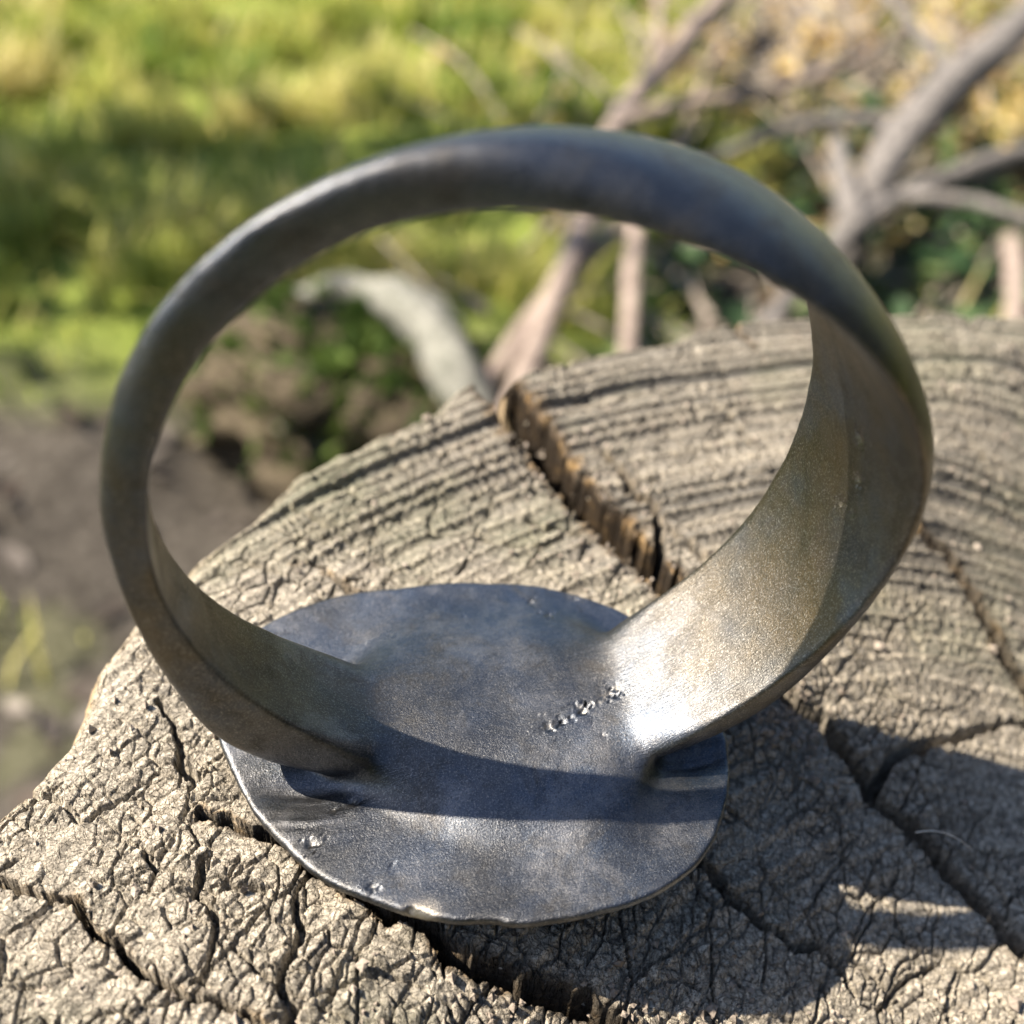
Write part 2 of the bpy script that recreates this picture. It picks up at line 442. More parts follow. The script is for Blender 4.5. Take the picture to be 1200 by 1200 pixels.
stump = tag(empty('tree_stump', (PITH[0], PITH[1], -30)),
            'weathered grey brown log end with growth rings and deep radial cracks, under the ring', 'tree stump')
off = np.array([PITH[0], PITH[1], -30.0])
Vt = np.stack([X, Y, Ztop], -1).reshape(-1, 3)-off
vis = None
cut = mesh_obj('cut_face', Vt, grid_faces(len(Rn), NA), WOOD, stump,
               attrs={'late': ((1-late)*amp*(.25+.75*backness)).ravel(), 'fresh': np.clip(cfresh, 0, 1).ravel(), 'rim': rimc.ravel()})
XS2 = np.vstack([X[-1:], XS]); YS2 = np.vstack([Y[-1:], YS]); ZS2 = np.vstack([Ztop[-1:], ZSS])
Vs = np.stack([XS2, YS2, ZS2], -1).reshape(-1, 3)-off
side_sub = np.arange(0, NA, 1)
mesh_obj('log_side', Vs, grid_faces(len(ZS)+1, NA), BARK, stump)

# ------------------------------------------------------------------ the ring
RI, RO, ZC, KZ = .9962, 1.12, 1.0973, .9494
def hoop_w(t):
    b = .1864+.0309*np.cos(t)+.0119*np.cos(2*t)+.0957*np.sin(t)
    f = b+.0527*np.sin(t)-.0294*np.cos(2*t)-.0219*np.sin(2*t)+.0279*np.cos(3*t)+.0234*np.sin(3*t)
    k = b+.052+.0011*np.sin(t)+.006*np.cos(t)-.0102*np.cos(2*t)-.0668*np.sin(2*t)
    return f, k
def smin(a, b, k):
    h = np.clip(.5+.5*(b-a)/k, 0, 1)
    return b+(a-b)*h-k*h*(1-h)
def smax(a, b, k): return -smin(-a, -b, k)

bez = np.array([(-.93, .21), (-.90, .05), (-.85, -.10), (-.78, -.25), (-.70, -.37), (-.61, -.47), (-.49, -.55), (-.36, -.62), (-.19, -.67),
                (.01, -.71), (.16, -.71), (.30, -.69), (.42, -.65), (.56, -.56), (.65, -.44), (.72, -.29), (.755, -.12), (.75, .05), (.71, .2),
                (.63, .33), (.55, .42), (.46, .50), (.31, .58), (.06, .64), (-.23, .67), (-.45, .67), (-.64, .63), (-.79, .54), (-.89, .40)])
bc = np.array([-.08, 0.0])
_a = np.arctan2(bez[:, 1]-bc[1], bez[:, 0]-bc[0]); _r = np.hypot(bez[:, 0]-bc[0], bez[:, 1]-bc[1])
_o = np.argsort(_a); _a = _a[_o]; _r = _r[_o]
_fa = np.linspace(-np.pi, np.pi, 361)
_fr = np.interp(_fa, np.r_[_a-2*np.pi, _a, _a+2*np.pi], np.r_[_r, _r, _r])
_k = np.exp(-(np.arange(-9, 10)/4.0)**2); _k /= _k.sum()
_fr = np.convolve(np.r_[_fr[-19:-1], _fr, _fr[1:19]], _k, 'same')[18:-18]

pits = [  # x, y, z, radius, depth  (small casting faults and dents)
    (.99, -.01, 1.24, .020, .014), (1.0, -.05, 1.12, .016, .016), (.99, -.02, 1.0, .012, .010), (.985, -.09, 1.02, .010, .010),
    (-.52, -.20, .13, .014, .012), (-.58, -.22, .13, .010, .008), (-.50, -.50, .13, .012, .014), (-.43, -.44, .13, .008, .006),
    (.28, .42, .13, .014, .014), (.23, .50, .13, .012, .012), (.40, .50, .13, .010, .008), (-.66, -.33, .13, .014, .014),
]
_pr = random.Random(5)
for i in range(15):
    s_ = i/14
    pits.append((.13+.27*s_+_pr.uniform(-.008, .008), -.105+.085*s_+.006*math.sin(i*2.3)+_pr.uniform(-.008, .008), .165+_pr.uniform(-.01, .01),
                 _pr.uniform(.006, .015), _pr.uniform(.006, .016)))
for i in range(13):                          # small casting pores
    a_ = _pr.uniform(0, 6.28)
    q_ = math.sqrt(_pr.random())
    pits.append((-.08+.75*q_*math.cos(a_), .6*q_*math.sin(a_), .12, _pr.uniform(.004, .008), _pr.uniform(.002, .004)))

def ring_field(x, y, z, detail=False):
    zz = (z-ZC)/KZ
    t = np.arctan2(x, -zz)
    r = np.sqrt(x*x+zz*zz)
    dr = .0139*np.cos(2*t)+.005*np.sin(2*t)+.0047*np.cos(3*t)-.0128*np.sin(3*t)
    do = .0091*np.cos(t)-.0079*np.sin(t)+.0119*np.cos(2*t)-.0044*np.sin(2*t)+.0038*np.cos(3*t)-.0142*np.sin(3*t)
    do = do+.085*np.exp(-((np.abs(t)-.78)/.30)**2)
    wf, wb = hoop_w(t)
    r_ = r-dr
    w = np.where(y < 0, wf, wb)
    T = (RO-RI)+do
    pw = 2+1.6*sstep(-.2, .75, np.cos(t))      # squarer section towards the shoulders
    v = np.maximum(np.abs(y/w)**pw+np.abs((r_-RI+.012)/(T+.012))**pw, 1e-9)**(1/pw)
    d_out = (v-1)*np.minimum(T+.02, w)
    d_in = RI+.010*(y/w)**2*0-r_
    cx_ = np.exp(-(x/.46)**4)*(z < .6)
    hoop = smax(d_out, d_in, .020+.16*cx_)
    # bezel plate, gently dished, with a rounded rim
    a = np.arctan2(y-bc[1], x-bc[0]); rr = np.hypot(x-bc[0], y-bc[1])
    R = np.interp(a, _fa, _fr)
    q = rr/R
    top = .112-.020*(1-q*q)+.055*np.exp(-(x/.42)**2-(y/.34)**2)
    gx_ = np.where(x < 0, (x+.66)/.17, (x-.60)/.15)
    gy_ = np.where(x < 0, (y+.13+.16*(x+.66))/.060, (y+.27)/.055)
    top = top-.034*np.exp(-gx_**2-gy_**2)              # filed angles beside the shoulders
    dz = z-top
    R = R+.008*noise2(a*7, 0*a, 17)+.0035*noise2(a*22, 0*a, 18)
    dside = rr-R+.75*np.maximum(.085-z, 0)
    plate = smax(dz, dside, .018)
    plate = smax(plate, .004-z, .02)
    k = .018+.24*np.exp(-(x/.45)**4)
    F = smin(hoop, plate, k)
    F = smax(F, .004-z, .01)
    # notch in the near rim of the bezel
    nd = np.sqrt(((x+.405+.2*(y+.6))/.060)**2+((y+.625)/.040)**2+((z-.13)/.05)**2)-1+.5*noise3(x*40, y*40, z*40, 15)
    F = smax(F, -nd*.045, .012)
    if detail:
        F = F+.0042*noise3(x*4, y*4, z*4, 4)+.0018*noise3(x*11, y*11, z*11, 5)+.0007*noise3(x*26, y*26, z*26, 6)+.0004*noise3(x*70, y*70, z*70, 8)
        nz_ = np.clip(noise3(x*90, y*90, z*90, 19)*2, -.7, .9)
        for px, py, pz, pr, pd in pits:
            dz_ = z-pz if pz > .5 else np.maximum(z-.28, 0)
            dd = ((x-px)**2+(y-py)**2+dz_**2)/pr**2
            F = F+.5*pd*np.exp(-dd*(1+1.2*nz_))
        # file marks in the two angles between hoop and bezel
        for sx, cx in ((-1, -.62), (1, .56)):
            g = np.exp(-((x-cx)/.16)**2)*np.exp(-((y+.22)/.10)**2)*sstep(.2, .13, z)
            F = F+.0060*g*(noise2(y*46+3*noise2(x*5, y*5, 14), x*3+z*3, 12)+noise2(y*24, x*3, 13))
    return F

def surface_nets(f, lo, hi, h):
    ax = [np.arange(lo[i], hi[i]+h, h) for i in range(3)]
    nx, ny, nz = map(len, ax)
    V = np.empty((nx, ny, nz), np.float32)
    for i0 in range(0, nx, 40):
        g = np.meshgrid(ax[0][i0:i0+40], ax[1], ax[2], indexing='ij')
        V[i0:i0+40] = f(*g)
    S = V < 0
    cnt = np.zeros((nx-1, ny-1, nz-1), np.int8)
    for a in (0, 1):
        for b in (0, 1):
            for c in (0, 1):
                cnt += S[a:nx-1+a, b:ny-1+b, c:nz-1+c]
    act = (cnt > 0) & (cnt < 8)
    I = np.argwhere(act)
    idx = np.full(act.shape, -1, np.int32); idx[act] = np.arange(len(I))
    corner = {}
    for a in (0, 1):
        for b in (0, 1):
            for c in (0, 1):
                corner[a, b, c] = V[I[:, 0]+a, I[:, 1]+b, I[:, 2]+c]
    acc = np.zeros((len(I), 3)); n = np.zeros(len(I))
    for (p, q) in [((0, 0, 0), (1, 0, 0)), ((0, 1, 0), (1, 1, 0)), ((0, 0, 1), (1, 0, 1)), ((0, 1, 1), (1, 1, 1)),
                   ((0, 0, 0), (0, 1, 0)), ((1, 0, 0), (1, 1, 0)), ((0, 0, 1), (0, 1, 1)), ((1, 0, 1), (1, 1, 1)),
                   ((0, 0, 0), (0, 0, 1)), ((1, 0, 0), (1, 0, 1)), ((0, 1, 0), (0, 1, 1)), ((1, 1, 0), (1, 1, 1))]:
        a = corner[p]; b = corner[q]
        m = (a < 0) != (b < 0)
        t = np.where(m, a/np.where(m, a-b, 1), 0)
        for k in range(3):
            acc[:, k] += np.where(m, p[k]+t*(q[k]-p[k]), 0)
        n += m
    P = (I+acc/n[:, None])*h+np.array(lo)
    quads = []
    for k in range(3):
        sl0 = [slice(None)]*3; sl1 = [slice(None)]*3
        sl0[k] = slice(0, -1); sl1[k] = slice(1, None)
        cr = S[tuple(sl0)] != S[tuple(sl1)]
        E = np.argwhere(cr)
        o1, o2 = [(1, 2), (2, 0), (0, 1)][k]
        m = (E[:, o1] > 0) & (E[:, o2] > 0) & (E[:, o1] < V.shape[o1]-1) & (E[:, o2] < V.shape[o2]-1)
        E = E[m]
        ins = S[E[:, 0], E[:, 1], E[:, 2]]
        def g(d1, d2):
            e = E.copy(); e[:, o1] -= d1; e[:, o2] -= d2
            return idx[e[:, 0], e[:, 1], e[:, 2]]
        qd = np.stack([g(1, 1), g(0, 1), g(0, 0), g(1, 0)], -1)
        qd[~ins] = qd[~ins][:, ::-1]
        quads.append(qd)
    return P, np.concatenate(quads)

RP, RQ = surface_nets(ring_field, (-1.22, -.80, -.03), (1.24, .78, 2.32), .0095)
def grad(P, h=.0015, **kw):
    g = np.empty_like(P)
    for k in range(3):
        a = P.copy(); b = P.copy(); a[:, k] += h; b[:, k] -= h
        g[:, k] = (ring_field(*a.T, **kw)-ring_field(*b.T, **kw))/(2*h)
    return g
for it in range(3):
    g = grad(RP)
    v = ring_field(*RP.T, detail=(it == 2))
    st = v/np.maximum((g*g).sum(1), .2)
    RP = RP-g*np.clip(st, -.02, .02)[:, None]
RNrm = grad(RP, .003, detail=True)
RNrm /= np.linalg.norm(RNrm, axis=1)[:, None]

# bright worn spots: rubbed arris on the left shoulder, pits, chips
worn = np.zeros(len(RP))
for px, py, pz, pr, pd in pits:
    dz_ = RP[:, 2]-pz if pz > .5 else np.maximum(RP[:, 2]-.28, 0)
    worn = np.maximum(worn, (.35 if pr > .009 else .1)*np.exp(-((RP[:, 0]-px+.003)**2+(RP[:, 1]-py+.002)**2+dz_**2)/(pr*.7)**2))
worn = np.maximum(worn, .8*np.exp(-(((RP-np.array([-.37, -.605, .10]))/np.array([.05, .03, .04]))**2).sum(1)))
worn = np.maximum(worn, .5*np.exp(-(((RP-np.array([-1.09, 0, 1.45]))/np.array([.03, .05, .10]))**2).sum(1)))

ring = tag(empty('signet_ring', (0, 0, 0)), 'dark bronze signet ring standing on its oval bezel on the cracked log end', 'ring')
def ring_part(name, mask):
    F = RQ[mask]
    used = np.unique(F)
    mp = np.full(len(RP), -1, np.int32); mp[used] = np.arange(len(used))
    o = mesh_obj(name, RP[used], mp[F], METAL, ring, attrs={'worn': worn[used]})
    o.data.normals_split_custom_set_from_vertices(RNrm[used].tolist())
    return o
cen = RP[RQ].mean(1)
czz = (cen[:, 2]-ZC)/KZ
isbez = (cen[:, 2] < .165) | ((cen[:, 2] < .22) & (np.abs(cen[:, 0]) < .45))
ring_part('bezel', isbez)
ring_part('band', ~isbez)

#@BACKGROUND@
# ------------------------------------------------------------------ the ground, 30 cm below
GZ = -30.0
def ground_h(x, y):
    d = np.hypot(x-1.9, y+3.1)
    fade = 1/(1+(d/900)**2)
    h = 2.2*fbm2(x/13, y/13, 201, 4)+.38*fbm2(x/3.2, y/3.2, 205, 3)*(d < 400)
    return GZ+h*fade*sstep(3, 9, d)

def grass_mask(x, y):
    n = fbm2(x/9, y/9, 211, 4)
    edge = (y-37-.12*np.abs(x))/14+n*1.2
    right = (6+.36*y-x)/14+n*1.3
    return np.clip(np.minimum(sstep(-.2, .8, edge), sstep(-.4, .7, right))+.12*(n > .2), 0, 1)

def ground_material():
    w = NT('soil_and_moss')
    n = w.noise(.35, 6, .65); f = w.noise(1.8, 5, .7)
    soil = w.ramp(f, [(.3, (.022, .020, .017)), (.5, (.060, .054, .047)), (.72, (.13, .12, .105))])
    moss = w.ramp(f, [(.3, (.06, .095, .02)), (.6, (.22, .27, .06))])
    c = w.mix(w.attr('green'), soil, moss)
    return w.out(c, .95, 0, w.bump(f, .6, .6), .1)

ga = np.linspace(0, 2*np.pi, 241)[:-1]
gr = np.concatenate([np.linspace(.5, 140, 230), 140*(60000/140)**np.linspace(.02, 1, 40)])
GA, GR = np.meshgrid(ga, gr)
gx = 1.9+GR*np.sin(GA); gy = -3.1+GR*np.cos(GA)
gv = np.stack([gx, gy, ground_h(gx, gy)], -1).reshape(-1, 3)
i = np.arange(len(gr)-1)[:, None]*240+np.arange(240)[None]; j = np.arange(len(gr)-1)[:, None]*240+(np.arange(240)[None]+1) % 240
gf = np.stack([i, i+240, j+240, j], -1).reshape(-1, 4)
far = GR > 140
gg = np.where(far, .8, grass_mask(gx, gy))
ground = mesh_obj('ground', gv, gf, ground_material(), attrs={'green': gg.ravel()})
tag(ground, 'uneven soil with moss and grass around the stump', kind='structure')

def leafy_material(name, stops, scale=.5, trans=.35, vary='tone'):
    w = NT(name)
    c = w.ramp(w.attr(vary), stops)
    w.out(c, .6, 0, None, .25)
    tr_ = w.n('ShaderNodeBsdfTranslucent'); w.link(c, tr_.inputs[0])
    mx = w.n('ShaderNodeMixShader'); mx.inputs[0].default_value = trans
    o = w.t.nodes['Material Output']
    w.link(w.b.outputs[0], mx.inputs[1]); w.link(tr_.outputs[0], mx.inputs[2]); w.link(mx.outputs[0], o.inputs[0])
    return w.m

def scatter(n, x0, x1, y0, y1, dens, seed):
    r = np.random.default_rng(seed)
    x = r.uniform(x0, x1, n); y = r.uniform(y0, y1, n)
    keep = (r.uniform(0, 1, n) < dens(x, y)) & (np.hypot(x-1.9, y+3.1) > 7)
    return x[keep], y[keep], r

# grass: bent three-segment blades
def clump(x, y): return np.clip(.5+1.9*fbm2(x/3.6, y/3.6, 221, 3), 0.03, 1)
x, y, r = scatter(110000, -45, 80, 25, 150, lambda x, y: grass_mask(x, y)*clump(x, y)*np.clip(90/(y+10), .4, 1), 31)
n = len(x); z = ground_h(x, y)
L = r.uniform(1.6, 3.6, n)*(.6+.7*clump(x, y)); wd = r.uniform(.10, .22, n)*(1+y/150)
a = r.uniform(0, 2*np.pi, n); lean = r.uniform(.15, .95, n)
dx, dy = np.cos(a), np.sin(a); px_, py_ = -dy, dx
rows = []
for s_, ww in ((0, 1), (.45, .9), (.8, .55), (1, .04)):
    hx = lean*L*s_**1.7; hz = L*(s_-.28*lean*s_**2)
    for sg in (-1, 1):
        rows.append(np.stack([x+dx*hx+px_*wd*ww*sg*.5, y+dy*hx+py_*wd*ww*sg*.5, z+hz-.1], -1))
gvv = np.stack(rows, 1).reshape(-1, 3)
base = (np.arange(n)*8)[:, None, None]
q = np.array([[0, 1, 3, 2], [2, 3, 5, 4], [4, 5, 7, 6]])[None]
tone = np.repeat(np.clip(.46+.22*sstep(62, 92, y)+.9*fbm2(x/5, y/5, 225, 3)+r.uniform(-.2, .2, n), 0, 1), 8)
GRASS = leafy_material('grass_blade', [(.1, (.10, .19, .035)), (.45, (.27, .33, .065)), (.75, (.50, .49, .14)), (1, (.62, .56, .27))], trans=.45)
g_ = mesh_obj('grass', gvv, (base+q).reshape(-1, 4), GRASS, attrs={'tone': tone})
tag(g_, 'short yellow green grass growing in tufts on the lit ground behind the stump', kind='stuff')

# fallen leaves and small debris
def litter(name, cnt, box, dens, size, mat, label, seed, curl=.5, lift=.3):
    x, y, r = scatter(cnt, *box, dens, seed)
    n = len(x); z = ground_h(x, y)+r.uniform(.05, lift, n)
    L = r.uniform(*size, n); W = L*r.uniform(.35, .6, n)
    a = r.uniform(0, 2*np.pi, n)
    U = np.stack([np.cos(a), np.sin(a), r.uniform(-.5, .5, n)], -1); U /= np.linalg.norm(U, axis=1)[:, None]
    S = np.cross(U, np.stack([r.normal(0, .35, n), r.normal(0, .35, n), np.ones(n)], -1)); S /= np.linalg.norm(S, axis=1)[:, None]
    N = np.cross(S, U)
    P0 = np.stack([x, y, z], -1); vs = []
    for s_, w_ in ((-.5, .05), (-.2, .85), (.15, 1), (.5, .04)):
        for sg in (-1, 0, 1):
            vs.append(P0+U*(L*s_)[:, None]+S*(W*.5*w_*sg)[:, None]+N*((abs(sg)*w_*curl*.35+s_*s_*curl)*L)[:, None])
    V = np.stack(vs, 1).reshape(-1, 3)
    q = []
    for k in range(3):
        for m in range(2):
            q.append([k*3+m, k*3+m+1, k*3+m+4, k*3+m+3])
    F = ((np.arange(n)*12)[:, None, None]+np.array(q)[None]).reshape(-1, 4)
    o = mesh_obj(name, V, F, mat, attrs={'tone': np.repeat(r.uniform(0, 1, n), 12)})
    return tag(o, label, kind='stuff')
LEAF = leafy_material('dry_leaf', [(.0, (.14, .09, .05)), (.35, (.36, .26, .11)), (.6, (.52, .39, .16)), (.85, (.46, .42, .24)), (1, (.55, .50, .36))], trans=.3)
BARKBIT = leafy_material('bark_scrap', [(.0, (.06, .045, .035)), (.6, (.06, .052, .046)), (.9, (.10, .088, .08)), (1, (.20, .18, .155))], trans=0)
GREENLEAF = leafy_material('ground_leaf', [(.0, (.02, .05, .02)), (.5, (.05, .10, .04)), (1, (.12, .17, .06))], trans=.3)
rightness = lambda x, y: sstep(-.3, .6, (x-4-.22*y)/14+.6*fbm2(x/8, y/8, 231, 3))
litter('leaf_litter', 14000, (-10, 110, 22, 130), lambda x, y: rightness(x, y)*sstep(48, 62, y+.1*x)*(.25+.75*sstep(-.1, .3, fbm2(x/9, y/9, 233, 2))), (1.4, 3.6), LEAF,
       'brown and orange dead leaves lying thick under the branches', 41)
litter('ground_cover', 9000, (-5, 80, 22, 110), lambda x, y: rightness(x, y)*sstep(75, 50, y)*.5, (1.0, 2.6), GREENLEAF,
       'low dark green leaves growing between the fallen branches', 43, lift=2.2)
litter('soil_debris', 1600, (-30, 30, 12, 60), lambda x, y: (1-grass_mask(x, y))*.5, (.5, 2.2), BARKBIT,
       'scraps of dry leaf and bark on the bare soil beside the stump', 45, curl=.3)

# ------------------------------------------------------------------ branches
def branch_material(name, c0, c1, c2):
    w = NT(name)
    f = w.noise(1.6, 5, .65)
    return w.out(w.ramp(f, [(.3, c0), (.5, c1), (.72, c2)]), .85, 0, w.bump(w.noise(5, 4, .6), .6, .25), .2)
GREYB = branch_material('grey_bark', (.06, .058, .058), (.15, .142, .138), (.29, .27, .25))
PINKB = branch_material('pinkish_twig_bark', (.14, .11, .095), (.25, .205, .18), (.38, .32, .28))
PALEB = branch_material('bleached_wood', (.08, .085, .07), (.18, .185, .165), (.31, .31, .28))
DRYB = branch_material('dry_stick_bark', (.14, .12, .105), (.27, .235, .20), (.45, .40, .35))
DARKB = branch_material('rotten_wood', (.022, .018, .013), (.070, .056, .038), (.16, .14, .09))

def tube_arrays(pts, r0, r1, seed=0, seg=14, sub=8, knob=.12):
    P = np.array(pts, float); m = (len(P)-1)*sub+1
    s_ = np.linspace(0, len(P)-1, m)
    Q = np.stack([np.interp(s_, np.arange(len(P)), P[:, k]) for k in range(3)], -1)
    ker = np.ones(sub)/sub
    for k in range(3):
        e = np.r_[np.full(sub, Q[0, k]), Q[:, k], np.full(sub, Q[-1, k])]
        Q[:, k] = np.convolve(e, ker, 'same')[sub:-sub]
    T = np.gradient(Q, axis=0); T /= np.linalg.norm(T, axis=1)[:, None]+1e-9
    ref = np.array([.13, .2, .97]) if abs(T[0, 2]) < .9 else np.array([1, 0, 0.])
    A_ = np.cross(T, ref); A_ /= np.linalg.norm(A_, axis=1)[:, None]; B_ = np.cross(T, A_)
    th = np.linspace(0, 2*np.pi, seg+1)[:-1]
    R = np.linspace(r0, r1, m)[:, None]*(1+knob*2*noise2(s_[:, None]*3+seed, th[None]*1.1+0*s_[:, None], seed+300)+knob*noise2(s_[:, None]*1.2, 0*th[None]+seed, seed+310)*2)
    V = Q[:, None]+A_[:, None]*(R*np.cos(th))[..., None]+B_[:, None]*(R*np.sin(th))[..., None]
    V = V.reshape(-1, 3)
    i = np.arange(m-1)[:, None]*seg+np.arange(seg)[None]; j = np.arange(m-1)[:, None]*seg+(np.arange(seg)[None]+1) % seg
    F = np.stack([i, j, j+seg, i+seg], -1).reshape(-1, 4)
    cap = len(V)+np.array([0, 1]); V = np.vstack([V, Q[0]-T[0]*r0*.3, Q[-1]+T[-1]*r1*.5])
    k = np.arange(seg); k2 = (k+1) % seg
    F = np.vstack([F, np.stack([k2, k, 0*k+cap[0], 0*k+cap[0]], -1)[:, :4] if False else np.empty((0, 4), int)])
    tri0 = np.stack([k2, k, 0*k+cap[0]], -1); b = (m-1)*seg
    tri1 = np.stack([b+k, b+k2, 0*k+cap[1]], -1)
    F3 = np.vstack([F[:, [0, 1, 2]], F[:, [0, 2, 3]], tri0, tri1])
    return V, F3

def branch(name, label, cat, main, r0, r1, mat, twigs=(), group=None, seed=0):
    root = empty(name, main[0])
    o0 = np.array(main[0], float)
    tag(root, label, cat, group)
    V, F = tube_arrays(main, r0, r1, seed)
    mesh_obj('stem', V-o0, F, mat, root)
    for k, (pts, a_, b_) in enumerate(twigs):
        V, F = tube_arrays(pts, a_, b_, seed+7+k, seg=10)
        mesh_obj('twig', V-o0, F, mat, root)
    return root

branch('fallen_branch', 'thick grey branch slanting down from the top right corner', 'branch',
       [(60.5, 72, -21.5), (46.2, 60.5, -23), (38.2, 54.3, -24), (34.0, 49.5, -25.2), (28.8, 43.2, -27)], 1.4, .95, GREYB,
       [([(39, 55, -24), (33, 57, -24.5), (27, 55.5, -26), (22, 56, -28)], .55, .25), ([(44, 58.5, -23.5), (43, 66, -21), (41, 76, -20)], .5, .2)], 'branches lying behind the stump', 1)
branch('fallen_branch', 'long pinkish grey branch seen through the ring and rising above its top', 'branch',
       [(8.2, 30.6, -25.5), (10.9, 36.0, -25), (13.3, 40.3, -24), (17.2, 48.4, -24), (20.9, 56.9, -24), (24.5, 61.8, -24), (29.0, 68.0, -24), (40, 83, -24)], .5, .8, PINKB,
       [([(20.6, 56.3, -24), (24, 56.8, -23.2), (30, 57.2, -23), (37.5, 61, -23), (45, 67, -22.5)], .45, .25), ([(25, 62.5, -24), (28, 70, -22), (29, 80, -20)], .4, .2)], 'branches lying behind the stump', 2)
branch('upright_twig', 'short straight pinkish twig standing upright, framed by the ring', 'twig',
       [(14.0, 32.0, -26.5), (14.6, 34.0, -24.5), (15.8, 38.0, -23.4), (17.3, 42.1, -22.6), (18.6, 45.5, -22.6)], .48, .4, PINKB, (), 'branches lying behind the stump', 3)
branch('fallen_branch', 'grey forked branch crossing the right edge low down', 'branch',
       [(46.1, 51.3, -24), (39, 48.6, -24), (33.5, 46.3, -24), (26.9, 41.7, -24.6), (22, 37, -26), (18.5, 32.5, -27.5)], .62, .42, GREYB,
       [([(33.5, 46.3, -24), (36, 44, -23), (38, 40, -22.5)], .4, .25), ([(30, 44, -24.3), (31.2, 47.5, -24.2), (32.9, 53.0, -23.6)], .75, .5)], 'branches lying behind the stump', 4)
branch('fallen_branch', 'thin pale brown branch beside the foot of the long branch inside the ring', 'branch',
       [(7.4, 33.2, -27), (8.6, 34.9, -25.4), (12.6, 40.4, -25), (17.6, 46.2, -25), (24, 52, -26)], .45, .4, PINKB, (), 'branches lying behind the stump', 5)
branch('broken_twig', 'stubby pinkish twig end at the right edge just above the log', 'twig',
       [(37.6, 41.5, -24), (35.4, 37.4, -24), (33.0, 33.6, -24.5), (31, 31, -26)], .55, .45, PINKB, (), 'branches lying behind the stump', 6)
branch('dead_shoot', 'slender orange brown shoot arching over the dead leaves at the top', 'twig',
       [(22, 52, -28), (26, 58, -24), (33, 68, -20), (42, 82, -17)], .3, .16, PINKB, (), 'branches lying behind the stump', 9)

# thin dry sticks nobody could count
r = np.random.default_rng(55); SV = []; SF = []; o_ = 0
for k in range(620):
    x0 = r.uniform(8, 85); y0 = r.uniform(28, 110)
    if x0 < .25*y0: continue
    a = r.normal(.9, .7); L_ = r.uniform(5, 18); e = r.uniform(-.1, .45)
    z0 = float(ground_h(np.array([x0]), np.array([y0]))[0])+.3
    p = [(x0, y0, z0), (x0+L_*.5*math.cos(a), y0+L_*.5*math.sin(a), z0+L_*.5*e+r.uniform(-.3, .6)), (x0+L_*math.cos(a+.2), y0+L_*math.sin(a+.2), z0+L_*e*.8)]
    V, F = tube_arrays(p, r.uniform(.12, .32), .08, k, seg=5, sub=4)
    SV.append(V); SF.append(F+o_); o_ += len(V)
tag(mesh_obj('dry_sticks', np.vstack(SV), np.vstack(SF), DRYB), 'tangle of thin dry grey sticks among the dead leaves', kind='stuff')

# rotten chunk of root wood with a bleached, bare upper edge
rot = tag(empty('rotten_log', (3.2, 38.5, -29)), 'mossy rotten piece of wood with a bleached curved root on top, low inside the ring', 'rotten log')
def blob(center, size, seed, rough=.28, nu=70, nv=44):
    u = np.linspace(0, 2*np.pi, nu+1)[:-1]; v = np.linspace(.02, np.pi-.02, nv)
    UU, VV = np.meshgrid(u, v)
    d = np.stack([np.sin(VV)*np.cos(UU), np.sin(VV)*np.sin(UU), np.cos(VV)], -1)
    rr = 1+rough*(1.4*noise3(d[..., 0]*2, d[..., 1]*2, d[..., 2]*2, seed)+.8*noise3(d[..., 0]*5, d[..., 1]*5, d[..., 2]*5, seed+1)+.5*noise3(d[..., 0]*12, d[..., 1]*12, d[..., 2]*12, seed+2))
    V = (d*rr[..., None]*np.array(size)+np.array(center)).reshape(-1, 3)
    i = np.arange(nv-1)[:, None]*nu+np.arange(nu)[None]; j = np.arange(nv-1)[:, None]*nu+(np.arange(nu)[None]+1) % nu
    return V, np.stack([i, i+nu, j+nu, j], -1).reshape(-1, 4)
V, F = blob((0, 0, 0), (6.6, 5.5, 3.6), 400, .5)
mesh_obj('decayed_wood', V, F, DARKB, rot)
base = np.array([3.2, 38.5, -29])
for k, (pts, a_, b_) in enumerate([
        ([(1.0, 43.2, -26.6), (3.4, 43.4, -25.2), (5.0, 41.6, -24.6), (6.6, 38.6, -24.4), (7.6, 35.0, -25.2), (8.2, 32.4, -26.8)], .6, .95),
        ([(4.8, 41.8, -24.8), (7.0, 41.4, -25.2), (8.6, 40.0, -26.5)], .7, .5),
        ([(-1.6, 40, -26.8), (-.4, 37.5, -26.2), (.2, 34.5, -27.2)], .6, .4)]):
    V, F = tube_arrays(pts, a_, b_, 420+k, knob=.3)
    mesh_obj('bare_root', V-base, F, PALEB, rot)
MOSS = leafy_material('moss_leaf', [(0, (.03, .06, .015)), (1, (.12, .18, .04))])
rr_ = np.random.default_rng(77)
mv, mf = blob((0, 0, 0), (6.6, 5.5, 3.6), 400, .5)
pick = mv[rr_.choice(np.where((mv[:, 2] > .5))[0], 500)]
dd = rr_.normal(0, .5, (500, 3)); d2 = rr_.normal(0, .35, (500, 3))
tv = np.stack([pick-d2, pick+d2, pick+dd+[0, 0, .5]], 1).reshape(-1, 3)
ms = mesh_obj('moss', tv, np.arange(1500).reshape(-1, 3), MOSS, rot, attrs={'tone': np.repeat(rr_.uniform(0, 1, 500), 3)})
ms['kind'] = 'stuff'

